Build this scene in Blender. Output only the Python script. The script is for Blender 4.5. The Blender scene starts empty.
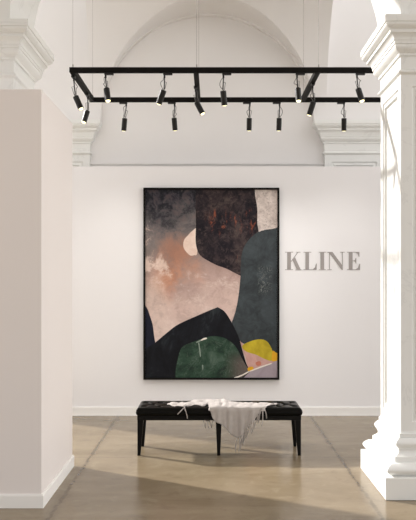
import bpy, bmesh, math, random
from mathutils import Vector, Matrix
C = bpy.context.scene.collection
F, VX, VY, EYE = 820.0, 212.0, 277.5, 1.65      # focal length in px, vanishing point, eye height
AX = -0.05                                       # axis of the vaulted bay
def at(px, py, d):
    return Vector(((px-VX)*d/F, d, EYE+(VY-py)*d/F))

# ---------------------------------------------------------------- materials
def lin(h):
    h = h.lstrip('#')
    v = [int(h[i:i+2], 16)/255 for i in (0, 2, 4)]
    return tuple(c/12.92 if c <= .04045 else ((c+.055)/1.055)**2.4 for c in v)+(1,)
class N:
    def __init__(s, name):
        s.m = bpy.data.materials.new(name); s.m.use_nodes = True
        s.t = s.m.node_tree; s.b = s.t.nodes['Principled BSDF']
    def new(s, typ, **kw):
        n = s.t.nodes.new(typ)
        for k, v in kw.items():
            if k in n.inputs: n.inputs[k].default_value = v
            else: setattr(n, k, v)
        return n
    def link(s, a, b): s.t.links.new(a, b)
    def math(s, op, a, b=None, c=None):
        n = s.new('ShaderNodeMath', operation=op)
        for i, v in enumerate((a, b, c)):
            if v is None: continue
            if isinstance(v, (int, float)): n.inputs[i].default_value = v
            else: s.link(v, n.inputs[i])
        return n.outputs[0]
    def mix(s, f, a, b):
        n = s.new('ShaderNodeMix', data_type='RGBA')
        for sock, v in ((n.inputs[0], f), (n.inputs[6], a), (n.inputs[7], b)):
            if isinstance(v, (int, float, tuple)): sock.default_value = v
            else: s.link(v, sock)
        return n.outputs[2]
    def noise(s, co, scale, detail=4, rough=.55, dist=0):
        n = s.new('ShaderNodeTexNoise', Scale=scale, Detail=detail, Roughness=rough, Distortion=dist)
        if co is not None: s.link(co, n.inputs['Vector'])
        return n.outputs['Fac']
    def ramp(s, fac, stops, interp='LINEAR'):
        n = s.new('ShaderNodeValToRGB'); cr = n.color_ramp; cr.interpolation = interp
        while len(cr.elements) < len(stops): cr.elements.new(.5)
        for e, (p, c) in zip(cr.elements, stops): e.position = p; e.color = c
        s.link(fac, n.inputs[0]); return n.outputs[0]
    def step(s, x, lo, hi):
        n = s.new('ShaderNodeMapRange'); n.interpolation_type = 'SMOOTHSTEP'
        n.inputs[1].default_value = lo; n.inputs[2].default_value = hi
        s.link(x, n.inputs[0]); return n.outputs[0]
    def bump(s, h, strength, dist=.01):
        n = s.new('ShaderNodeBump', Strength=strength, Distance=dist)
        s.link(h, n.inputs['Height']); s.link(n.outputs[0], s.b.inputs['Normal'])
def plain(name, col, rough=.6, spec=.3, metal=0, var=.03, scale=6, bump=0):
    n = N(name); co = n.new('ShaderNodeTexCoord').outputs['Object']
    f = n.noise(co, scale)
    a = tuple(c*(1-var) for c in col[:3])+(1,); b = tuple(min(1, c*(1+var)) for c in col[:3])+(1,)
    n.link(n.mix(f, a, b), n.b.inputs['Base Color'])
    n.b.inputs['Roughness'].default_value = rough; n.b.inputs['Metallic'].default_value = metal
    n.b.inputs['Specular IOR Level'].default_value = spec
    if bump: n.bump(n.noise(co, scale*12), bump)
    return n.m
M = {}
M['wall'] = plain('white_wall_paint', (.845, .825, .825, 1), .75, .2, var=.012, scale=1.2)
M['partition'] = plain('blush_partition_paint', (.82, .765, .735, 1), .8, .15, var=.012, scale=1.2)
M['trim'] = plain('trim_paint', (.88, .86, .83, 1), .6, .25, var=.01)
M['vault'] = plain('vault_plaster', (.815, .795, .78, 1), .85, .15, var=.02, scale=1.5)
M['black'] = plain('black_metal', (.006, .005, .004, 1), .6, .1, var=.1)
M['lampblack'] = plain('matt_black_lamp', (.010, .009, .008, 1), .42, .3, var=.1)
M['wire'] = plain('steel_wire', (.34, .32, .30, 1), .5, .4, metal=.2)
M['cable'] = plain('grey_cable', (.12, .115, .105, 1), .5, .4)
M['sign'] = plain('grey_lettering', lin('#a09a97'), .7, .2, var=.02)
M['wood'] = plain('black_stained_wood', (.005, .0045, .004, 1), .45, .1, var=.2, scale=20)
def leather():
    n = N('black_leather'); co = n.new('ShaderNodeTexCoord').outputs['Object']
    n.b.inputs['Base Color'].default_value = (.004, .0037, .0032, 1)
    n.b.inputs['Roughness'].default_value = .30
    n.b.inputs['Specular IOR Level'].default_value = .08
    n.bump(n.noise(co, 160), .15, .002); return n.m
M['leather'] = leather()
def fabric():
    n = N('cream_woven_cotton'); co = n.new('ShaderNodeTexCoord').outputs['Object']
    f = n.noise(co, 25)
    n.link(n.mix(f, (.39, .355, .335, 1), (.50, .46, .435, 1)), n.b.inputs['Base Color'])
    n.b.inputs['Roughness'].default_value = .95; n.b.inputs['Specular IOR Level'].default_value = .1
    w = n.new('ShaderNodeTexWave', Scale=90.0, Distortion=1.0); n.link(co, w.inputs['Vector'])
    n.bump(w.outputs['Fac'], .25, .003); return n.m
M['cloth'] = fabric()
def marble():
    n = N('white_painted_stone'); co = n.new('ShaderNodeTexCoord').outputs['Object']
    f = n.noise(co, 1.3, 6, .6, 1.2)
    v = n.math('ABSOLUTE', n.math('SUBTRACT', f, .5))
    vein = n.math('SUBTRACT', 1.0, n.step(v, 0.0, .018))
    n.link(n.mix(n.math('MULTIPLY', vein, .16), (.815, .815, .79, 1), (.5, .5, .49, 1)), n.b.inputs['Base Color'])
    n.b.inputs['Roughness'].default_value = .5; n.b.inputs['Specular IOR Level'].default_value = .3
    return n.m
M['stone'] = marble()
def bulb():
    n = N('lit_warm_bulb')
    n.b.inputs['Base Color'].default_value = (.9, .85, .6, 1)
    n.b.inputs['Emission Color'].default_value = (1, .90, .50, 1)
    n.b.inputs['Emission Strength'].default_value = 2.2
    return n.m
M['bulb'] = bulb()
def floor_mat():
    n = N('polished_concrete'); co = n.new('ShaderNodeTexCoord').outputs['Object']
    mp = n.new('ShaderNodeMapping'); n.link(co, mp.inputs[0]); mp.inputs['Scale'].default_value = (.55, 1.5, 1)
    big = n.noise(mp.outputs[0], 1.1, 6, .6, .6)
    mid = n.noise(co, 5, 6, .65, .4); fine = n.noise(co, 60, 3)
    c = n.ramp(big, [(.30, (.176, .134, .082, 1)), (.5, (.224, .174, .112, 1)), (.70, (.278, .222, .148, 1))])
    c = n.mix(n.math('MULTIPLY', n.step(mid, .52, .72), .45), c, (.30, .246, .165, 1))
    c = n.mix(n.math('MULTIPLY', n.step(mid, .46, .30), .35), c, (.125, .093, .058, 1))
    c = n.mix(n.math('MULTIPLY', n.step(fine, .60, .72), .25), c, (.11, .085, .055, 1))
    sep = n.new('ShaderNodeSeparateXYZ'); n.link(co, sep.inputs[0])
    wob = n.math('MULTIPLY', n.math('SUBTRACT', n.noise(co, 7, 5, .7), .5), .075)
    blot = n.step(n.noise(co, 9, 4, .7), .36, .56)
    def joint(axis, pos, w, strength, col, c):
        d = n.math('ABSOLUTE', n.math('SUBTRACT', n.math('ADD', sep.outputs[axis], wob), pos))
        k = n.math('SUBTRACT', 1.0, n.step(d, w*.25, w))
        k = n.math('MULTIPLY', n.math('MULTIPLY', k, n.math('ADD', n.math('MULTIPLY', blot, .6), .4)), strength)
        return n.mix(k, c, col)
    for pos in (-3.42, -1.12, 1.17, 3.45):
        c = joint(0, pos, .065, .2, (.09, .063, .036, 1), c)
        c = joint(0, pos, .022, .6, (.055, .038, .022, 1), c)
    for pos in (5.2, 7.53, 9.75):
        c = joint(1, pos, .022, .4, (.10, .078, .055, 1), c)
    n.link(c, n.b.inputs['Base Color'])
    n.link(n.math('ADD', n.math('MULTIPLY', mid, .16), .12), n.b.inputs['Roughness'])
    n.b.inputs['Specular IOR Level'].default_value = .18
    n.bump(n.noise(co, 3, 3), .04, .02)
    return n.m
M['floor'] = floor_mat()

# ---------------------------------------------------------------- mesh helpers
def box(bm, a, b, mi=0):
    (x0, y0, z0), (x1, y1, z1) = a, b
    v = [bm.verts.new(p) for p in ((x0,y0,z0),(x1,y0,z0),(x1,y1,z0),(x0,y1,z0),(x0,y0,z1),(x1,y0,z1),(x1,y1,z1),(x0,y1,z1))]
    for q in ((0,3,2,1),(4,5,6,7),(0,1,5,4),(1,2,6,5),(2,3,7,6),(3,0,4,7)):
        bm.faces.new([v[i] for i in q]).material_index = mi
def loft(bm, rings, cap0=True, cap1=True, closed=True):
    R = [[bm.verts.new(p) for p in r] for r in rings]
    n = len(R[0])
    for a, b in zip(R, R[1:]):
        for i in range(n if closed else n-1):
            j = (i+1) % n
            bm.faces.new((a[i], a[j], b[j], b[i]))
    if cap0: bm.faces.new(R[0][::-1])
    if cap1: bm.faces.new(R[-1])
    return R
def frame_of(d):
    d = d.normalized(); u = d.orthogonal().normalized(); return u, d.cross(u)
def tube(bm, pts, r, seg=8):
    pts = [Vector(p) for p in pts]; rs = r if isinstance(r, (list, tuple)) else [r]*len(pts)
    rings = []; u = None
    for i, p in enumerate(pts):
        t = (pts[min(i+1, len(pts)-1)]-pts[max(i-1, 0)]).normalized()
        if u is None: u = t.orthogonal().normalized()
        u = (u - t*u.dot(t)).normalized(); w = t.cross(u)
        rings.append([p+(u*math.cos(a)+w*math.sin(a))*rs[i] for a in (2*math.pi*k/seg for k in range(seg))])
    loft(bm, rings)
def prism(bm, poly, y0, y1, mi=0):
    """poly of (x, z) extruded along y"""
    a = [bm.verts.new((x, y0, z)) for x, z in poly]; b = [bm.verts.new((x, y1, z)) for x, z in poly]
    n = len(poly)
    fs = [bm.faces.new(a), bm.faces.new(b[::-1])]
    for i in range(n):
        j = (i+1) % n; fs.append(bm.faces.new((a[j], a[i], b[i], b[j])))
    for f in fs: f.material_index = mi
def obj(name, bm, mats, parent=None, smooth=False, origin=None, bevel=0):
    bmesh.ops.recalc_face_normals(bm, faces=bm.faces)
    me = bpy.data.meshes.new(name)
    if smooth:
        for f in bm.faces: f.smooth = True
    bm.to_mesh(me); bm.free()
    for m in (mats if isinstance(mats, (list, tuple)) else [mats]): me.materials.append(m)
    o = bpy.data.objects.new(name, me); C.objects.link(o)
    if parent:
        o.parent = parent
        o.matrix_parent_inverse = parent.matrix_basis.inverted()   # meshes are written in world metres
    elif origin is not None:
        me.transform(Matrix.Translation(-Vector(origin))); o.location = origin
    if bevel:
        bv = o.modifiers.new('bevel', 'BEVEL'); bv.width = bevel; bv.segments = 2; bv.limit_method = 'ANGLE'
    return o
def tag(o, label, cat, group=None):
    o['label'] = label; o['category'] = cat
    if group: o['group'] = group
    return o
def thing(name, label, cat, loc, group=None):
    o = bpy.data.objects.new(name, None); C.objects.link(o); o.location = loc
    o.empty_display_size = .1
    return tag(o, label, cat, group)
def struct(name, bm, m, label=None, cat=None, **kw):
    o = obj(name, bm, m, **kw); o['kind'] = 'structure'
    o['label'] = label; o['category'] = cat
    return o
nb = bmesh.new

# ---------------------------------------------------------------- setting
b = nb(); box(b, (-12, -8, -.1), (12, 18, 0))
struct('floor', b, M['floor'], 'polished brown grey concrete floor with dark joints', 'floor')

WY = 9.80                                          # front of the exhibition wall
b = nb(); box(b, (-1.72, WY, 0), (3.0, WY+.15, 2.977))
struct('wall_back', b, M['wall'], 'white free-standing exhibition wall behind the bench', 'wall', bevel=.004)
b = nb()
box(b, (-1.735, WY-.016, 0), (3.0, WY-.001, .098)); box(b, (-1.735, WY-.022, 0), (3.0, WY-.016, .018))
prism(b, [(-1.735, .098), (3.0, .098), (3.0, .106), (-1.735, .106)], WY-.010, WY-.001)
struct('baseboard_back', b, M['trim'], 'white baseboard along the exhibition wall', 'baseboard')

PX, PF, PB, PH = -1.222, 5.88, 7.18, 3.0           # partition: inner face, front, back, height
b = nb()
loft(b, [[(PX, PF, z), (PX, PB, z), (PX-.11, PB, z), (PX-.11, PF+.11, z), (-4.2, PF+.11, z), (-4.2, PF, z)] for z in (0, PH)])
struct('wall_left', b, M['partition'], 'blush white partition wall at the left of the photo', 'wall', bevel=.003)
b = nb()
for (t, z0, z1) in ((.016, 0, .088), (.010, .088, .098)):
    loft(b, [[(PX+.001, PF-.001, z), (PX+.001, PB, z), (PX+t, PB, z), (PX+t, PF-t, z), (-4.2, PF-t, z), (-4.2, PF-.001, z)] for z in (z0, z1)])
struct('baseboard_left', b, M['trim'], 'white baseboard around the left partition wall', 'baseboard')

SP, HW, TOP = 3.60, 1.48, 5.95                     # springing, half width of the bay, top of the masonry
def arch_wall(name, y0, y1, r, x0, x1, label, m, arch_c=AX):
    b = nb(); n = 48
    arc = [(arch_c+r*math.cos(math.pi*k/n), SP+r*math.sin(math.pi*k/n)) for k in range(n+1)]
    fr = []; 
    inner = [(p[0], p[1]) for p in arc]
    outer = [(max(x0, min(x1, arch_c+(p[0]-arch_c)*3)), TOP) for p in arc]
    outer[0] = (x1, SP); outer[-1] = (x0, SP)
    full_in = inner; full_out = [(x1, SP), ] + [(x1, TOP)] + [(x1+(x0-x1)*k/(n-2), TOP) for k in range(1, n-2)] + [(x0, TOP), (x0, SP)]
    full_out = full_out[:n+1]
    A = [[b.verts.new((p[0], y, p[1])) for p in full_in] for y in (y0, y1)]
    B = [[b.verts.new((p[0], y, p[1])) for p in full_out] for y in (y0, y1)]
    for i in range(n):
        b.faces.new((A[0][i], A[0][i+1], B[0][i+1], B[0][i]))
        b.faces.new((A[1][i], B[1][i], B[1][i+1], A[1][i+1]))
        b.faces.new((A[0][i], A[1][i], A[1][i+1], A[0][i+1]))
        b.faces.new((B[0][i], B[0][i+1], B[1][i+1], B[1][i]))
    for i in (0, n): b.faces.new((A[0][i], A[1][i], B[1][i], B[0][i]))
    return struct(name, b, m, label, 'wall')
arch_wall('wall_front', 6.20, 7.00, HW, -2.30, 2.20, 'white round arch over the two near columns', M['stone'])
arch_wall('wall_far', 10.25, 10.34, 1.335, -3.3, 3.4, 'plastered round arch over the two far columns', M['vault'], -.06)
b = nb(); box(b, (-3.3, 10.34, 0), (3.4, 10.60, TOP))
box(b, (-1.55, 10.305, 3.07), (1.45, 10.34, 3.10)); box(b, (-1.55, 10.32, 3.0), (1.45, 10.34, 3.07))
struct('wall_end', b, M['vault'], 'pale plaster end wall inside the far arch', 'wall')

# groin vault over the bay: the higher of two crossing barrels
b = nb(); nx, ny = 150, 150; Y0, Y1 = 7.0, 10.25; yc, hy = (Y0+Y1)/2, (Y1-Y0)/2
def vz(x, y):
    h_ = HW-(HW-1.35)*(y-Y0)/(Y1-Y0); z1 = SP+h_*math.sqrt(max(0, 1-((x-AX)/h_)**2)); z2 = SP+(1.75+.6*max(0, (AX-x)/HW)**2)*math.sqrt(max(0, 1-((y-yc)/hy)**2))
    return max(z1, z2)
cs = lambda k, n: math.cos(math.pi*(1-k/n))
lo = [[b.verts.new((AX+HW*cs(i, nx), yc+hy*cs(j, ny), vz(AX+HW*cs(i, nx), yc+hy*cs(j, ny)))) for j in range(ny+1)] for i in range(nx+1)]
hi = [[b.verts.new((v.co.x, v.co.y, TOP)) for v in r] for r in lo]
for i in range(nx):
    for j in range(ny):
        b.faces.new((lo[i][j], lo[i][j+1], lo[i+1][j+1], lo[i+1][j])); b.faces.new((hi[i][j], hi[i+1][j], hi[i+1][j+1], hi[i][j+1]))
for i in range(nx):
    for j in (0, ny): b.faces.new((lo[i][j], lo[i+1][j], hi[i+1][j], hi[i][j]))
for j in range(ny):
    for i in (0, nx): b.faces.new((lo[i][j], lo[i][j+1], hi[i][j+1], hi[i][j]))
struct('ceiling', b, M['vault'], 'plastered groin vault over the gallery bay', 'ceiling')

b = nb(); box(b, (-3.3, -7, TOP-.25), (3.4, 6.20, TOP))  # unseen ceiling added to block light from above and darken the floor
struct('ceiling_front_shade', b, M['vault'], 'unseen plaster ceiling added over the front of the gallery to cut light from above', 'ceiling')

# ---------------------------------------------------------------- columns
def sq(cx, cy, h, z): return [(cx-h, cy-h, z), (cx+h, cy-h, z), (cx+h, cy+h, z), (cx-h, cy+h, z)]
def arcp(o0, z0, o1, z1, bulge, n=8):
    """profile points along a bulged half-round from (o0,z0) to (o1,z1)"""
    return [(o0+(o1-o0)*t+bulge*math.sin(math.pi*t), z0+(z1-z0)*t) for t in (k/n for k in range(n+1))]
SH = .37
def column(cx, cy, label):
    t = thing('column', label, 'column', (cx, cy, 0), 'white square columns')
    b = nb(); loft(b, [sq(cx, cy, SH+.145, z) for z in (0, .168)])
    obj('plinth', b, M['stone'], t, bevel=.006)
    prof = [(.09, .168)] + arcp(.092, .170, .088, .260, .040, 10) + [(.058, .262), (.058, .303), (.052, .305)]
    prof += arcp(.050, .307, .024, .356, -.016) + [(.026, .358)] + arcp(.024, .360, .020, .438, .024, 10) + [(.010, .440), (.014, .442), (.014, .470), (.004, .474), (.0, .488)]
    b = nb(); loft(b, [sq(cx, cy, SH+o, z) for o, z in prof]); obj('moulded_base', b, M['stone'], t)
    # shaft: four faces with a framed sunk panel
    z0, z1 = .488, 3.345
    b = nb()
    for k in range(4):
        rot = Matrix.Rotation(k*math.pi/2, 3, 'Z')
        rings = []
        for ins, dep in ((0, 0), (.085, 0), (.093, .012), (.112, .012), (.120, .004), (.135, .004), (.147, .022)):
            zz0, zz1 = (z0, z1) if ins == 0 else (.478+ins*.9, 3.175-ins*.9)
            rings.append([Vector(p) for p in ((-SH+ins, -SH+dep, zz0), (SH-ins, -SH+dep, zz0), (SH-ins, -SH+dep, zz1), (-SH+ins, -SH+dep, zz1))])
        loft(b, [[rot @ p + Vector((cx, cy, 0)) for p in r] for r in rings], cap0=False)
    bmesh.ops.remove_doubles(b, verts=b.verts, dist=1e-5)
    obj('shaft', b, M['stone'], t)
    prof = [(0, 3.185)] + arcp(.004, 3.19, .004, 3.225, .018) + [(.002, 3.228), (.002, 3.325), (.016, 3.328), (.016, 3.345)]
    prof += arcp(.018, 3.347, .052, 3.405, .014) + [(.060, 3.408), (.060, 3.430)] + arcp(.066, 3.432, .092, 3.478, -.008)
    prof += [(.100, 3.480), (.100, 3.505), (.112, 3.508)] + arcp(.114, 3.510, .136, 3.548, .010) + [(.145, 3.550), (.145, 3.60)]
    b = nb(); loft(b, [sq(cx, cy, SH+o, z) for o, z in prof]); obj('capital', b, M['stone'], t)
    return t
column(1.80, 6.58, 'large white square column on a stepped plinth at the right, nearest the camera')
column(-1.90, 6.69, 'white square column rising behind the left partition wall')
column(-1.90, 10.63, 'distant white column whose capital shows over the exhibition wall at the left')
column(1.78, 10.63, 'distant white column whose capital shows over the exhibition wall at the right')

# ---------------------------------------------------------------- track frame
TZ = EYE+(VY-70.3)*7.40/F; TF, TR = 7.40, 8.63; TX = [(69.7+2.5-VX)*TF/F, (196-VX)*TF/F, (318-VX)*TF/F, 2.10]
TW = .023
t = thing('lighting_track', 'black rectangular lighting track frame hung on thin wires above the bench', 'track lighting', ((TX[0]+TX[3])/2, 8, TZ))
for y in (TF, TR):
    b = nb(); box(b, (TX[0]-TW, y-TW, TZ-TW), (TX[3]+TW, y+TW, TZ+TW))
    box(b, (TX[0]-TW+.01, y-.006, TZ-TW-.003), (TX[3]+TW-.01, y+.006, TZ-TW)); obj('rail', b, M['black'], t, bevel=.002)
for x in TX:
    b = nb(); box(b, (x-TW, TF+TW, TZ-TW), (x+TW, TR-TW, TZ+TW)); obj('cross_rail', b, M['black'], t, bevel=.002)
for x in TX[:3]:
    for y in (TF, TR):
        x_ = x+.006
        b = nb(); zt = vz(max(AX-HW+.001, min(AX+HW-.001, x_)), y)
        tube(b, [(x_, y, TZ+TW), (x_, y, zt)], .0017, 6); tube(b, [(x_, y, TZ+TW), (x_, y, TZ+TW+.03)], .006, 8)
        obj('suspension_wire', b, M['wire'], t)

# ---------------------------------------------------------------- spotlights
def spot(px, hx, hy, tilt, dy, y, along, label, seed, lit, adx=1, power=0):
    """px: stem in the photo, (hx,hy): middle of the head, tilt: lean to the right in degrees, dy: lean to the wall"""
    R = random.Random(seed)
    x0 = (px-VX)*y/F; ztop = TZ-TW
    t = thing('spotlight', label, 'spotlight', (x0, y, ztop), 'black spotlights on the track')
    b = nb()
    if along: box(b, (x0-.012 if adx > 0 else x0-.072, y-.017, ztop-.020), (x0+.072 if adx > 0 else x0+.012, y+.017, ztop-.0005))
    else: box(b, (x0-.017, y-.06, ztop-.020), (x0+.017, y+.014, ztop-.0005))
    obj('adapter', b, M['lampblack'], t, bevel=.004)
    a = math.radians(tilt); d = Vector((math.sin(a), dy, -math.cos(a))).normalized()
    hc = at(hx, hy, y); L, r = .128, .027
    top = hc-d*L/2; bot = hc+d*L/2
    j = top - d*.012                                # knuckle
    b = nb(); tube(b, [(x0, y, ztop-.02), (x0, y, ztop-.05), (x0+(j.x-x0)*.5, y+(j.y-y)*.5, (ztop-.05+j.z)/2), j+Vector((0, 0, .02)), j], .0055, 8)
    tube(b, [(x0, y, ztop-.018), (x0, y, ztop-.046)], .009, 10)
    obj('stem', b, M['lampblack'], t, smooth=True)
    b = nb(); s = R.choice((-1, 1)); pts = []
    for k in range(15):
        q = k/14; e = Vector((x0, y, ztop-.03)).lerp(top+d*.004, q)
        w = math.sin(math.pi*q)
        pts.append(e+Vector((s*(.022*w+.010*math.sin(q*9+seed)*w), -.012*w, .016*math.sin(q*7+seed*2)*w)))
    tube(b, pts, .0032, 6)
    pts = [Vector((x0, y, ztop-.04)).lerp(top, .35), Vector((x0-s*.018, y-.012, (ztop*.45+top.z*.55))), top+Vector((-s*.012, -.006, .012)), top]
    tube(b, pts, .003, 6)
    obj('cable', b, M['cable'], t, smooth=True)
    u, w = frame_of(d)
    ring = lambda c, rr: [c+(u*math.cos(p)+w*math.sin(p))*rr for p in (2*math.pi*k/24 for k in range(24))]
    b = nb()
    loft(b, [ring(top, .010), ring(top, r-.003), ring(top+d*.003, r), ring(bot-d*.022, r), ring(bot-d*.021, r-.0008), ring(bot-d*.019, r-.0008), ring(bot-d*.018, r),
             ring(bot, r), ring(bot, r-.004), ring(bot-d*.012, r-.005)])
    hd = obj('head', b, M['lampblack'], t)
    b = nb(); loft(b, [ring(bot-d*.0115, r-.006), ring(bot-d*.004, (r-.005)), ring(bot+d*.004, (r-.006)*.85), ring(bot+d*.008, (r-.006)*.5), ring(bot+d*.009, .003)])
    obj('bulb', b, M['bulb'], t, smooth=True)
    if power:
        l = bpy.data.lights.new('lamp_light', 'SPOT'); l.energy = power if dy > 0 else power*.3; l.spot_size = math.radians(72); l.spot_blend = 1
        l.color = (1, .98, .955); l.shadow_soft_size = .02
        lo_ = bpy.data.objects.new('lamp_light', l); C.objects.link(lo_); lo_.parent = t
        lo_.matrix_parent_inverse = t.matrix_basis.inverted()
        dl = (d+Vector((0, .30, 0))).normalized() if dy > 0 else d
        lo_.matrix_basis = Matrix.Translation(bot+d*.014) @ dl.to_track_quat('-Z', 'Y').to_matrix().to_4x4()
P = 21
spot(105.6, 107.3, 94.8, 9, -.32, TF, 1, 'lit black spotlight on the front rail, first from the left corner', 1, 1, power=P)
spot(164.5, 161.3, 97, -22, .30, TF, 1, 'black spotlight on the front rail leaning left, before the middle cross rail', 2, 1, power=P)
spot(223.4, 223.8, 98, 6, .32, TF, 1, 'black spotlight on the front rail just right of the middle cross rail', 3, 1, power=P)
spot(297.0, 298.2, 94.8, 2, -.30, TF, 1, 'lit upright black spotlight on the front rail left of the diagonal cross rail', 4, 1, power=P)
spot(357.0, 360.2, 95, 13, -.32, TF, 1, 'lit black spotlight on the front rail beside the right column', 5, 1, power=P)
spot(126.2, 124.3, 124.4, -7, .38, TR, 1, 'black spotlight on the rear rail, first from its left corner', 6, 1, -1, power=P)
spot(174.6, 174.6, 124.0, 4, .38, TR, 1, 'black spotlight on the rear rail left of the middle cross rail', 7, 1, -1, power=P)
spot(249.8, 249.2, 124.2, 0, .38, TR, 1, 'black spotlight on the rear rail, first to the right of the middle cross rail', 8, 1, -1, power=P)
spot(279.6, 279.0, 124.2, 0, .38, TR, 1, 'black spotlight on the rear rail, second to the right of the middle cross rail', 9, 1, -1, power=P)
spot(344.0, 344.0, 124.4, 3, .38, TR, 1, 'black spotlight on the rear rail in front of the far right capital', 10, 1, -1, power=P)
def yx(px, i):                                       # depth on a cross rail that projects to column px
    return TX[i]*F/(px-VX)
spot(73.9, 78.3, 102.6, 24, -.12, yx(74.6, 0), 0, 'black spotlight under the left side rail near the front corner, leaning right', 11, 1, power=P)
spot(87.8, 85.6, 116.6, -15, -.25, yx(88.6, 0)-.12, 0, 'lit black spotlight under the left side rail near the rear corner, leaning left', 12, 1, power=P)
spot(195.6, 199.6, 108.0, 27, -.10, 7.95, 0, 'lit black spotlight under the middle cross rail, leaning right', 13, 1, power=P)
spot(312.6, 311.4, 108.4, -17, .25, 7.82, 0, 'black spotlight under the diagonal right cross rail, leaning left', 14, 1, power=P)

# ---------------------------------------------------------------- painting
PD = WY-.040
def pm(px, py): p = at(px, py, PD); return (p.x, p.z)
x0, z1 = pm(143.4, 187.8); x1, z0 = pm(279.3, 379.6)
pt = thing('painting', 'large framed abstract painting of dark, blush, green and yellow shapes on the white wall', 'painting', ((x0+x1)/2, WY-.02, z0))
fw = .020; b = nb()
for a_, c_ in (((x0, z0), (x0+fw, z1)), ((x1-fw, z0), (x1, z1)), ((x0+fw, z0), (x1-fw, z0+fw)), ((x0+fw, z1-fw), (x1-fw, z1))):
    box(b, (a_[0], WY-.055, a_[1]), (c_[0], WY-.0005, c_[1]))
obj('picture_frame', b, M['black'], pt, bevel=.0015)
cx0, cx1, cz0, cz1 = x0+fw+.003, x1-fw-.003, z0+fw+.003, z1-fw-.003
def paint(name, stops, scale=3, detail=7, rough=.65, dist=.8, spots=None, stretch=(1, 1, 1), bump=.15):
    n = N(name); co = n.new('ShaderNodeTexCoord').outputs['Object']
    mp = n.new('ShaderNodeMapping'); n.link(co, mp.inputs[0]); mp.inputs['Scale'].default_value = stretch
    f = n.noise(mp.outputs[0], scale, detail, rough, dist)
    c = n.ramp(f, [(p, lin(h)) for p, h in stops])
    for (sc, lo_, hi_, k, h) in spots or []:
        g = n.noise(mp.outputs[0], sc, 6, .7, 1.0)
        c = n.mix(n.math('MULTIPLY', n.step(g, lo_, hi_), k), c, lin(h))
    n.link(c, n.b.inputs['Base Color']); n.b.inputs['Roughness'].default_value = .7
    n.b.inputs['Specular IOR Level'].default_value = .2
    n.bump(f, bump, .004); return n, c, co
def uvfac(n):
    g = n.new('ShaderNodeTexCoord').outputs['UV']; s = n.new('ShaderNodeSeparateXYZ'); n.link(g, s.inputs[0])
    return g, s.outputs[0], s.outputs[1]
def ground_paint():
    n = N('blush_and_smoke_paint'); g, u, v = uvfac(n)
    mp = n.new('ShaderNodeMapping'); n.link(g, mp.inputs[0]); mp.inputs['Scale'].default_value = (1, 1.4, 1)
    nz = n.noise(mp.outputs[0], 5, 9, .74, .4); nf = n.noise(mp.outputs[0], 8, 10, .75, .4)
    vv = n.math('ADD', v, n.math('MULTIPLY', n.math('SUBTRACT', nz, .5), .42))
    vv = n.math('ADD', vv, n.math('MULTIPLY', n.math('SUBTRACT', .22, u), .10))
    c = n.ramp(vv, [(.20, lin('#d8c2b8')), (.36, lin('#cbb1a7')), (.48, lin('#b1978e')), (.58, lin('#a0877e')), (.68, lin('#877872')), (.78, lin('#6b6463')), (.88, lin('#484548')), (.97, lin('#38363c'))])
    def blob(c, bu, bv, r, col, k, ax=1.4):
        d = n.math('SQRT', n.math('ADD', n.math('POWER', n.math('SUBTRACT', u, bu), 2.0), n.math('POWER', n.math('MULTIPLY', n.math('SUBTRACT', v, bv), ax), 2.0)))
        d = n.math('ADD', d, n.math('MULTIPLY', n.math('SUBTRACT', nz, .5), .5))
        return n.mix(n.math('MULTIPLY', n.math('SUBTRACT', 1.0, n.step(d, 0.0, r)), k), c, lin(col))
    c = blob(c, .24, .655, .22, '#a9755c', .75); c = blob(c, .15, .525, .20, '#bd8364', .85); c = blob(c, .33, .57, .14, '#bd8f78', .4)
    c = blob(c, .02, .62, .05, '#d8c0b3', .9, .5); c = blob(c, .05, .42, .16, '#d8c2b6', .6, .6); c = blob(c, .14, .60, .06, '#e2cdc0', .7, 1.3)
    c = n.mix(n.math('MULTIPLY', n.step(nf, .49, .40), .22), c, lin('#7a605a'))
    # inky marks in the smoky top
    ink = n.math('MULTIPLY', n.step(nf, .47, .53), n.step(vv, .74, .95))
    c = n.mix(n.math('MULTIPLY', ink, .85), c, lin('#16171d'))
    c = n.mix(n.math('MULTIPLY', n.math('MULTIPLY', n.step(nf, .55, .64), n.step(v, .62, .74)), .30), c, lin('#8d8784'))
    c = n.mix(n.math('MULTIPLY', n.math('MULTIPLY', n.step(nf, .53, .62), n.math('SUBTRACT', 1.0, n.step(v, .5, .66))), .35), c, lin('#e6d4ca'))
    n.link(c, n.b.inputs['Base Color']); n.b.inputs['Roughness'].default_value = .75; n.b.inputs['Specular IOR Level'].default_value = .15
    n.bump(nf, .15, .004); return n.m
def plum_paint():
    n, c, co = paint('plum_brown_paint', [(.36, '#120e15'), (.46, '#1f181e'), (.54, '#352b2c'), (.64, '#4c403d')], 3.0, 9, .78, .3, [(7, .50, .58, .7, '#120d15'), (20, .54, .62, .35, '#5f4f4a')])
    g, u, v = uvfac(n)
    mp = n.new('ShaderNodeMapping'); n.link(g, mp.inputs[0]); mp.inputs['Scale'].default_value = (1.6, .75, 1)
    nz = n.noise(mp.outputs[0], 16, 8, .8, .6)
    m = n.math('MULTIPLY', n.math('MULTIPLY', n.step(nz, .54, .63), n.step(u, .44, .52)), n.math('MULTIPLY', n.step(v, .73, .80), n.math('SUBTRACT', 1.0, n.step(v, .86, .92))))
    m2 = n.math('MULTIPLY', n.math('MULTIPLY', n.step(nz, .60, .70), .8), n.math('MULTIPLY', n.step(v, .60, .64), n.math('SUBTRACT', 1.0, n.step(v, .64, .69))))
    c2 = n.mix(n.math('MULTIPLY', n.math('MAXIMUM', m, m2), .7), c, lin('#a1563a'))
    n.link(c2, n.b.inputs['Base Color']); return n.m
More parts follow.
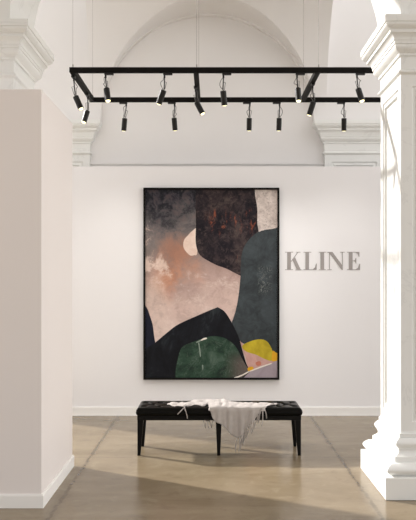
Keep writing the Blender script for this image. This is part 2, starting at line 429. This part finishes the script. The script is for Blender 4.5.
def slate_paint():
    n, c, co = paint('slate_paint', [(.38, '#2d3234'), (.62, '#41474a')], 5, 9, .75, .5)
    g, u, v = uvfac(n)
    nz = n.noise(g, 22, 4, .6, 1.5); v1 = n.math('ABSOLUTE', n.math('SUBTRACT', nz, .5))
    area = n.math('MULTIPLY', n.math('MULTIPLY', n.step(u, .84, .87), n.math('SUBTRACT', 1.0, n.step(u, .94, .97))), n.math('MULTIPLY', n.step(v, .43, .47), n.math('SUBTRACT', 1.0, n.step(v, .57, .61))))
    k = n.math('MULTIPLY', n.math('SUBTRACT', 1.0, n.step(v1, .004, .02)), area)
    n.link(n.mix(n.math('MULTIPLY', k, .6), c, lin('#8a8c85')), n.b.inputs['Base Color']); return n.m
def green_paint():
    n, c, co = paint('moss_green_paint', [(.38, '#1f2f26'), (.5, '#2c4335'), (.64, '#475a4d')], 5, 9, .75, .5)
    g, u, v = uvfac(n)
    rt = n.math('MULTIPLY', n.math('MULTIPLY', n.step(u, .58, .76), n.math('SUBTRACT', 1.0, n.step(v, .07, .16))), .8)
    c = n.mix(rt, c, lin('#6a5c57'))
    nz = n.noise(g, 9, 5, .7, 2.0); k = n.math('SUBTRACT', 1.0, n.step(n.math('ABSOLUTE', n.math('SUBTRACT', nz, .56)), .002, .012))
    n.link(n.mix(n.math('MULTIPLY', k, .14), c, lin('#b9c2b4')), n.b.inputs['Base Color']); return n.m
PMATS = [ground_paint(),
    paint('speckled_blush_paint', [(.38, '#a99b94'), (.5, '#c4b6ae'), (.64, '#d8ccc4')], 9, 9, .78, .5, [(26, .54, .60, .5, '#857973')])[0].m,
    plum_paint(), slate_paint(),
    paint('cream_paint', [(.3, '#d6b9a9'), (.7, '#e6d2c4')], 12, 6, .6, .5, [(30, .60, .70, .35, '#9c8274')])[0].m,
    paint('midnight_paint', [(.3, '#11131d'), (.7, '#1c1f30')], 5)[0].m,
    paint('ink_black_paint', [(.4, '#0a0b11'), (.53, '#13151b'), (.66, '#2c3235')], 5, 9, .75, .6, stretch=(1, 1, .5))[0].m,
    green_paint(),
    paint('dusty_pink_paint', [(.3, '#b88c84'), (.6, '#c9a198'), (.8, '#c77d66')], 7)[0].m,
    paint('mustard_paint', [(.3, '#9c8a22'), (.55, '#bba52c'), (.8, '#cdb733')], 6)[0].m,
    paint('mauve_paint', [(.3, '#94868e'), (.7, '#aa9da3')], 5)[0].m,
    paint('white_stroke_paint', [(.3, '#d8cdc2'), (.7, '#f0e8de')], 14)[0].m,
    paint('amber_paint', [(.3, '#cf9420'), (.7, '#dba92c')], 9)[0].m,
    paint('coral_paint', [(.3, '#b9705c'), (.7, '#c98570')], 9)[0].m,
    paint('pale_green_scratch', [(.3, '#6f7f72'), (.7, '#98a397')], 20)[0].m]
b = nb(); uvl = b.loops.layers.uv.new('UVMap')
def smooth_poly(pts, sharp=()):
    n = len(pts); out = []
    for i in range(n):
        p0, p1, p2, p3 = (Vector(pts[(i+k) % n]) for k in (-1, 0, 1, 2))
        if i in sharp: p0 = p1
        if (i+1) % n in sharp: p3 = p2
        for k in range(6):
            t_ = k/6
            out.append(.5*((2*p1)+(p2-p0)*t_+(2*p0-5*p1+4*p2-p3)*t_*t_+(3*p1-p0-3*p2+p3)*t_**3))
    return out
layer = [0]
def shape(mi, pts, sharp='auto', raw=False):
    layer[0] += 1
    q = [(135+x/2.477, 180+y/2.477) for x, y in pts]
    if sharp == 'auto':                               # corners on the canvas edge stay sharp
        sharp = [i for i, (x, y) in enumerate(pts) if x <= 22 or x >= 354 or y <= 22 or y >= 491]
    poly = [pm(*p) for p in (q if raw else smooth_poly([Vector(p) for p in q], sharp))]
    poly = [(min(max(x, cx0), cx1), min(max(z, cz0), cz1)) for x, z in poly]
    cl = []
    for p in poly:
        if not cl or (abs(p[0]-cl[-1][0])+abs(p[1]-cl[-1][1])) > 1e-5: cl.append(p)
    if abs(cl[0][0]-cl[-1][0])+abs(cl[0][1]-cl[-1][1]) < 1e-5: cl.pop()
    y = WY-.030-layer[0]*.0006
    f = b.faces.new([b.verts.new((x, y, z)) for x, z in cl]); f.material_index = mi
bk = [(cx0, cz0), (cx1, cz0), (cx1, cz1), (cx0, cz1)]
prism(b, bk, WY-.030, WY-.004, 0)
E = 18; BT = 496; RT = 360
shape(1, [(296, E), (RT, E), (RT, 126), (300, 140)], raw=True)
shape(4, [(153, 123), (141, 127), (130, 138), (121, 150), (120, 166), (127, 178), (137, 187), (146, 186), (154, 180)], ())
shape(2, [(151, E), (150, 60), (151, 110), (150, 148), (154, 172), (163, 188), (183, 201), (205, 212), (225, 219), (245, 229), (263, 238), (275, 200), (285, 165), (305, 140), (306, 125), (303, 105), (303, 70), (298, 40), (297, E)], (0, 10, 18))
shape(3, [(RT, 116), (340, 121), (320, 124), (300, 132), (284, 146), (271, 164), (264, 186), (262, 215), (261, 245), (256, 290), (249, 325), (240, 352), (248, 385), (262, 402), (300, 420), (RT, 440)], (0, 11, 13, 14, 15))
shape(5, [(E, 303), (30, 318), (38, 340), (44, 360), (47, 385), (50, 402), (40, 418), (E, 430)], (0, 5, 7))
shape(8, [(259, 398), (268, 406), (300, 415), (352, 440), (350, 456), (310, 466), (280, 476), (276, 445)], ())
shape(9, [(266, 410), (280, 402), (298, 396), (315, 395), (328, 401), (338, 417), (343, 436), (338, 448), (320, 443), (300, 433), (280, 427), (269, 420)], ())
shape(12, [(341, 424), (350, 428), (RT, 432), (RT, 446), (347, 449), (339, 447)], ())
shape(13, [(299, 452), (310, 449), (312, 458), (302, 460)], ())
shape(10, [(250, BT), (290, 474), (325, 460), (RT, 447), (RT, BT)], raw=True)
shape(6, [(E, 420), (40, 410), (51, 402), (75, 382), (100, 362), (125, 349), (150, 338), (180, 325), (205, 315), (222, 326), (238, 350), (250, 374), (259, 395), (267, 425), (276, 455), (286, 474), (262, BT), (E, BT)], (0, 8, 15, 16, 17))
shape(7, [(100, BT), (101, 470), (107, 440), (114, 418), (126, 408), (150, 399), (175, 390), (198, 387), (220, 391), (240, 403), (254, 420), (264, 440), (274, 458), (286, 474), (256, BT)], (0, 13, 14))
shape(12, [(279, 466), (290, 462), (294, 470), (282, 474)], ())
shape(11, [(246, 489), (265, 482), (280, 474), (284, 475), (266, 485), (251, 491)], ())
shape(11, [(284, 473), (310, 462), (336, 454), (337, 456), (312, 465), (288, 474)], ())
shape(14, [(152, 401), (165, 395), (176, 391), (177, 393), (166, 397), (154, 403)], ())
shape(11, [(163, 396), (172, 391), (178, 391), (177, 394), (170, 396), (165, 398)], ())
shape(14, [(157, 404), (159, 404), (162, 422), (163, 436), (161, 437), (159, 422)], ())
shape(14, [(166, 459), (169, 459), (169, 468), (167, 470)], ())
for f in b.faces:
    for l in f.loops: l[uvl].uv = ((l.vert.co.x-cx0)/(cx1-cx0), (l.vert.co.z-cz0)/(cz1-cz0))
o = obj('canvas', b, PMATS, pt)

# ---------------------------------------------------------------- lettering
sg = thing('wall_lettering', 'large grey serif capital letters on the white wall right of the painting', 'lettering', (at(322, 261, WY).x, WY-.004, at(0, 270.2, WY).z))
LET = {
 'K': [[(65,64),(79,64),(79,132),(65,132)], [(57,64),(87,64),(87,66),(57,66)], [(57,130),(87,130),(87,132),(57,132)],
       [(79,103),(79,99),(104,65),(107,65)], [(99,64),(115,64),(115,66),(99,66)], [(85,95),(94,84),(116,131),(101,131)], [(97,130),(118,130),(118,132),(97,132)]],
 'L': [[(134,64),(147.5,64),(147.5,132),(134,132)], [(127,64),(156,64),(156,66),(127,66)], [(127,130),(176,130),(176,132),(127,132)], [(160,130.5),(170,123),(174,108),(177,108),(176,131)]],
 'I': [[(190.5,64),(204.5,64),(204.5,132),(190.5,132)], [(184.5,64),(210.5,64),(210.5,66),(184.5,66)], [(184.5,130),(210.5,130),(210.5,132),(184.5,132)]],
 'N': [[(223.5,64),(226,64),(226,132),(223.5,132)], [(217,130),(233,130),(233,132),(217,132)], [(217,64),(236,64),(275,117),(275,132),(271,132),(224,68),(217,66)], [(272.5,64),(275,64),(275,132),(272.5,132)], [(265,64),(283,64),(283,66),(265,66)]],
 'E': [[(298,64),(312,64),(312,132),(298,132)], [(291,64),(338,64),(338,66),(291,66)], [(291,130),(340,130),(340,132),(291,132)], [(322,65.5),(338,65.5),(338,82),(335.5,82),(332,71)],
       [(312,96.5),(325,96.5),(325,98.5),(312,98.5)], [(317,97.5),(322,93),(324,87),(326,87),(326,108),(324,108),(322,102)], [(322,130.5),(333,124),(338,109),(340.5,109),(340,131)]]}
for ch, polys in LET.items():
    b = nb()
    for k, p in enumerate(polys):
        q = [at(270+x/3.782, 235+y/3.782, WY) for x, y in p]
        prism(b, [(v.x, v.z) for v in q], WY-.005-.0002*k, WY-.0005)
    obj('letter', b, M['sign'], sg)

# ---------------------------------------------------------------- bench
BX0, BX1, BY0, BY1 = -.705, .838, 7.575, 8.045; ZT = .440
bn = thing('bench', 'black tufted leather bench on thin tapered legs in front of the painting', 'bench', ((BX0+BX1)/2, (BY0+BY1)/2, 0))
BUT = []
ncol = 11; sx = (BX1-BX0-.13)/(ncol-1)
for r_, yy in enumerate((BY0+.11, (BY0+BY1)/2, BY1-.11)):
    for k in range(ncol if r_ % 2 == 0 else ncol-1):
        BUT.append((BX0+.065+sx*(k+(0 if r_ % 2 == 0 else .5)), yy))
SEG = []
for i, p in enumerate(BUT):
    for q in BUT[i+1:]:
        if abs(p[0]-q[0]) < sx*.6 and .05 < abs(p[1]-q[1]) < .16: SEG.append((p, q))
def seat_z(x, y):
    e = min(x-BX0, BX1-x, y-BY0, BY1-y); r = .042; z = ZT+.006
    if e < r: z -= r-math.sqrt(max(0, r*r-(r-max(e, 0))**2))
    dd = min(math.hypot(x-p[0], y-p[1]) for p in BUT); z -= .024*math.exp(-(dd/.026)**2)
    ld = 9
    for p, q in SEG:
        if abs(x-(p[0]+q[0])/2) > .12: continue
        ax, ay, bx, by = *p, *q; L2 = (bx-ax)**2+(by-ay)**2
        tt = max(0, min(1, ((x-ax)*(bx-ax)+(y-ay)*(by-ay))/L2)); ld = min(ld, math.hypot(x-ax-tt*(bx-ax), y-ay-tt*(by-ay)))
    return z-.010*math.exp(-(ld/.012)**2)
b = nb(); nx, ny = 150, 50
ez = lambda t: .5-.5*math.cos(math.pi*t) if False else t
def cl_(t):                                           # finer spacing near both ends
    return t+.0*t
G = [[None]*(ny+1) for _ in range(nx+1)]
for i in range(nx+1):
    for j in range(ny+1):
        x = BX0+(BX1-BX0)*cl_(i/nx); y = BY0+(BY1-BY0)*cl_(j/ny)
        cxr, cyr = max(BX0+.03, min(BX1-.03, x)), max(BY0+.03, min(BY1-.03, y))   # round the plan corners
        vx_, vy_ = x-cxr, y-cyr; m_ = math.hypot(vx_, vy_); mm = max(abs(vx_), abs(vy_))
        if m_ > 1e-6: x, y = cxr+vx_*mm/m_, cyr+vy_*mm/m_
        G[i][j] = b.verts.new((x, y, seat_z(x, y)))
for i in range(nx):
    for j in range(ny): b.faces.new((G[i][j], G[i+1][j], G[i+1][j+1], G[i][j+1]))
loop = [G[i][0] for i in range(nx)]+[G[nx][j] for j in range(ny)]+[G[i][ny] for i in range(nx, 0, -1)]+[G[0][j] for j in range(ny, 0, -1)]
prev = loop; cxm, cym = (BX0+BX1)/2, (BY0+BY1)/2
for z, off in ((.398, .002), (.388, 0), (.378, -.004), (.370, -.012)):
    cur = []
    for v in loop:
        dx = off if v.co.x > BX1-.02 else -off if v.co.x < BX0+.02 else 0
        dy = off if v.co.y > BY1-.02 else -off if v.co.y < BY0+.02 else 0
        cur.append(b.verts.new((v.co.x+dx, v.co.y+dy, min(z, v.co.z-.001))))
    for i in range(len(loop)):
        k = (i+1) % len(loop); b.faces.new((prev[i], prev[k], cur[k], cur[i]))
    prev = cur
b.faces.new(prev)
obj('seat', b, M['leather'], bn, smooth=True)
b = nb(); box(b, (BX0+.012, BY0+.012, .328), (BX1-.012, BY1-.012, .371)); obj('seat_frame', b, M['wood'], bn, bevel=.004)
for (x, y) in BUT:
    b = nb(); z = seat_z(x, y)
    loft(b, [[(x+rr*math.cos(a), y+rr*math.sin(a), z+h) for a in (2*math.pi*k/10 for k in range(10))] for rr, h in ((.011, -.003), (.011, .002), (.007, .006), (.002, .007))])
    obj('button', b, M['leather'], bn, smooth=True)
def leg(xa, xb, ya, yb, dx, dy):
    """top rectangle xa..xb, ya..yb; dx,dy say which sides slope inwards towards the foot"""
    b = nb(); tp = [(xa, ya), (xb, ya), (xb, yb), (xa, yb)]
    w = .028
    fx = (xa, xa+w) if dx < 0 else (xb-w, xb) if dx > 0 else ((xa+xb)/2-w/2, (xa+xb)/2+w/2)
    fy = (ya, ya+w) if dy < 0 else (yb-w, yb)
    bt = [(fx[0], fy[0]), (fx[1], fy[0]), (fx[1], fy[1]), (fx[0], fy[1])]
    loft(b, [[(x, y, 0) for x, y in bt], [(x, y, .329) for x, y in tp]])
    obj('leg', b, M['wood'], bn, bevel=.003)
W = .055; lx0, lx1 = BX0+.014, BX1-.014; ly0, ly1 = BY0+.016, BY1-.016
mx = (218.7-VX)*7.6/F
for (xa, xb, dx) in ((lx0, lx0+W, -1), (mx-W/2, mx+W/2, 0), (lx1-W, lx1, 1)):
    leg(xa, xb, ly0, ly0+W, dx, -1); leg(xa, xb, ly1-W, ly1, dx, 1)

# ---------------------------------------------------------------- throw
tb = thing('throw_blanket', 'crumpled cream throw with fringed ends hanging over the front of the black bench', 'blanket', (.2, 7.8, ZT))
R = random.Random(5)
def bx(px): return (px-VX)*7.56/F
def fold(x, y): return .5*math.sin(x*46+y*9)+.3*math.sin(x*83-y*21+1.3)+.3*math.sin(y*34+x*17)
def lerp_tab(tab, x):
    for (xa, ya), (xb, yb) in zip(tab, tab[1:]):
        if x <= xb: return ya+(yb-ya)*max(0, (x-xa))/(xb-xa)
    return tab[-1][1]
# lying part: near edge and far edge of the cloth as depth, by photo column
NEAR = [(167, 7.78), (172, 7.69), (178, 7.64), (184, 7.60), (189, 7.69), (196, 7.70), (203, 7.66), (206, 7.74), (208.2, 7.80), (209.4, 7.56), (264, 7.56), (268, 7.66), (273, 7.72), (278, 7.76)]
FAR = [(167, 7.80), (173, 7.86), (186, 7.88), (192, 8.0), (199, 8.02), (203, 8.055), (219, 8.055), (226, 8.0), (234, 7.90), (248, 7.84), (262, 7.86), (272, 7.83), (278, 7.79)]
HEM = [(209, 409), (212, 417), (216, 421.5), (220, 424), (226, 430), (232, 435), (237, 438.5), (240, 436.5), (243.8, 431.5), (252.5, 420), (261, 408.8), (264, 408.2)]
OLD = [(208.5, 409), (211, 416), (214, 421), (218, 426), (223, 430), (229, 434), (236, 438), (240, 439), (245, 434), (250, 427), (256, 418), (261, 411), (264, 408.5)]
b = nb(); cols = 96; topv = {}
edge = []
for i in range(cols+1):
    px = 167+111*i/cols; x = bx(px)*1.02; ya, yb = lerp_tab(NEAR, px), lerp_tab(FAR, px); col = []
    for j in range(17):
        q = j/16; y = ya+(yb-ya)*q
        h = .007+.005*(1+fold(x, y))
        if 211 < px < 234: h += .010*math.sin((px-211)/23*math.pi)*(.6+.4*math.sin(px*.9))
        yy = max(BY0+.02, min(BY1-.02, y)); xx = x
        zb = max(seat_z(xx, yy), ZT-.004 if BY0+.03 < y < BY1-.03 else 0)
        z = zb+max(.007, h)
        if j in (0, 16) : z = zb+.007
        col.append(b.verts.new((x, y, z)))
    edge.append((px, col))
for (pa, a), (pb, c) in zip(edge, edge[1:]):
    for j in range(16): b.faces.new((a[j], c[j], c[j+1], a[j+1]))
# hanging front
hang = [(px, col) for px, col in edge if 208.5 <= px <= 264.5]
hp = []; tips = []
for px, col in hang:
    hz = EYE-(lerp_tab(HEM, px)-VY)*7.55/F; zt = ZT-.012; x = col[0].co.x; cc = [col[0]]
    for j in range(1, 13):
        q = j/12; z = zt+(min(hz, zt-.006)-zt)*q
        y = BY0-.014-.010*q-.009*(math.sin(px*.55+q*1.5)+.5*math.sin(px*1.13))*min(1, q*2+.25)
        xs = x+(.008*math.sin(px*.4)*q)
        cc.append(b.verts.new((xs, y, z)))
    hp.append(cc); tips.append((px, cc[-1].co.copy()))
for a, c in zip(hp, hp[1:]):
    for j in range(12): b.faces.new((a[j], a[j+1], c[j+1], c[j]))
# hanging back end
bk_ = [(px, col) for px, col in edge if 203 <= px <= 219]; bp = []; btips = []
for px, col in bk_:
    cc = [col[-1]]; x = col[-1].co.x
    for j in range(1, 9):
        q = j/8; cc.append(b.verts.new((x-.01*q, BY1+.014+.006*math.sin(px)+.004*q, ZT-.012-q*(.185+.01*math.sin(px*.7)))))
    bp.append(cc); btips.append(cc[-1].co.copy())
for a, c in zip(bp, bp[1:]):
    for j in range(8): b.faces.new((a[j], c[j], c[j+1], a[j+1]))
cl = obj('cloth', b, M['cloth'], tb, smooth=True)
sd = cl.modifiers.new('thickness', 'SOLIDIFY'); sd.thickness = .005; sd.offset = 0
def tassel(p, length, lean=0, r=.0042, out=0):
    b = nb(); p = Vector(p); pts = []
    for k in range(7):
        q = k/6; pts.append(p+Vector((lean*q+.004*math.sin(q*5+p.x*90), -out*q-.003*math.sin(q*4+p.x*50), -length*q)))
    tube(b, pts, [r*.8, r*1.15, r*.9, r*.85, r*.9, r*1.0, r*.55], 6)
    obj('tassel', b, M['cloth'], tb, smooth=True)
tt = [c for px, c in tips if px > 236]
acc = 9
for a, c in zip(tt, tt[1:]):
    seg = (c-a).length; acc += seg
    if acc > .018:
        acc = 0; tassel(a+Vector((0, -.002, .004)), R.uniform(.105, .145), R.uniform(-.035, -.012), .0048)
for i, c in enumerate(btips):
    if i % 2 == 0: tassel(c+Vector((0, 0, .004)), R.uniform(.07, .09), R.uniform(-.01, .01))
# loose cords over the front edge
def cord(pts, r=.0045):
    b = nb(); tube(b, pts, r, 6); obj('tassel', b, M['cloth'], tb, smooth=True)
f0 = BY0-.007
def fp(px, py, y=f0): return at(px, py, y)
cord([(bx(184), 7.64, ZT+.012), (bx(184), 7.595, ZT+.004), fp(183.2, 408.5), fp(181, 411), fp(178.6, 413.2), fp(177.6, 414.5)])
cord([(bx(184.5), 7.64, ZT+.012), (bx(184.5), 7.595, ZT+.004), fp(184.8, 408.5), fp(186.3, 413), fp(187.2, 416.5), fp(187.4, 418.5)])
cord([(bx(263), 7.66, ZT+.014), (bx(262.5), 7.595, ZT+.006), fp(263.6, 408), fp(265.3, 411), fp(266.3, 415), fp(266.5, 418.5)], .0052)

# ---------------------------------------------------------------- light, world, camera
w = bpy.data.worlds.new('daylight'); bpy.context.scene.world = w; w.use_nodes = True
bg = w.node_tree.nodes['Background']; wt = w.node_tree
tc = wt.nodes.new('ShaderNodeTexCoord'); sp_ = wt.nodes.new('ShaderNodeSeparateXYZ'); wt.links.new(tc.outputs['Generated'], sp_.inputs[0])
mr = wt.nodes.new('ShaderNodeMapRange'); wt.links.new(sp_.outputs[1], mr.inputs[0])
mr.inputs[1].default_value = -.85; mr.inputs[2].default_value = -.15; mr.inputs[3].default_value = .90; mr.inputs[4].default_value = 1.5
side = wt.nodes.new('ShaderNodeMath'); side.operation = 'MULTIPLY_ADD'; wt.links.new(sp_.outputs[0], side.inputs[0]); side.inputs[1].default_value = .42; side.inputs[2].default_value = 1.0
ml = wt.nodes.new('ShaderNodeMath'); ml.operation = 'MULTIPLY'; wt.links.new(mr.outputs[0], ml.inputs[0]); wt.links.new(side.outputs[0], ml.inputs[1])
wt.links.new(ml.outputs[0], bg.inputs[1]); bg.inputs[0].default_value = (1.0, .985, .985, 1)
s = bpy.data.lights.new('sun', 'SUN'); s.energy = 6.4; s.angle = math.radians(2.0); s.color = (1, .97, .93)
so = bpy.data.objects.new('sun', s); C.objects.link(so)
el = math.radians(28); d = Vector((.84*math.cos(el), -.54*math.cos(el), -math.sin(el)))
so.rotation_euler = d.to_track_quat('-Z', 'Y').to_euler(); so.location = (-8, 14, 6)
cam = bpy.data.cameras.new('camera'); co = bpy.data.objects.new('camera', cam); C.objects.link(co)
cam.sensor_fit = 'VERTICAL'; cam.sensor_height = 36; cam.sensor_width = 36*416/520; cam.lens = F/520*36
cam.shift_x = (208-VX)/520; cam.shift_y = (VY-260)/520
co.location = (0, 0, EYE); co.rotation_euler = (math.pi/2, 0, 0)
sc = bpy.context.scene; sc.camera = co
vs = sc.view_settings; vs.view_transform = 'Standard'; vs.look = 'None'; vs.exposure = .12; vs.gamma = 1; vs.use_curve_mapping = False
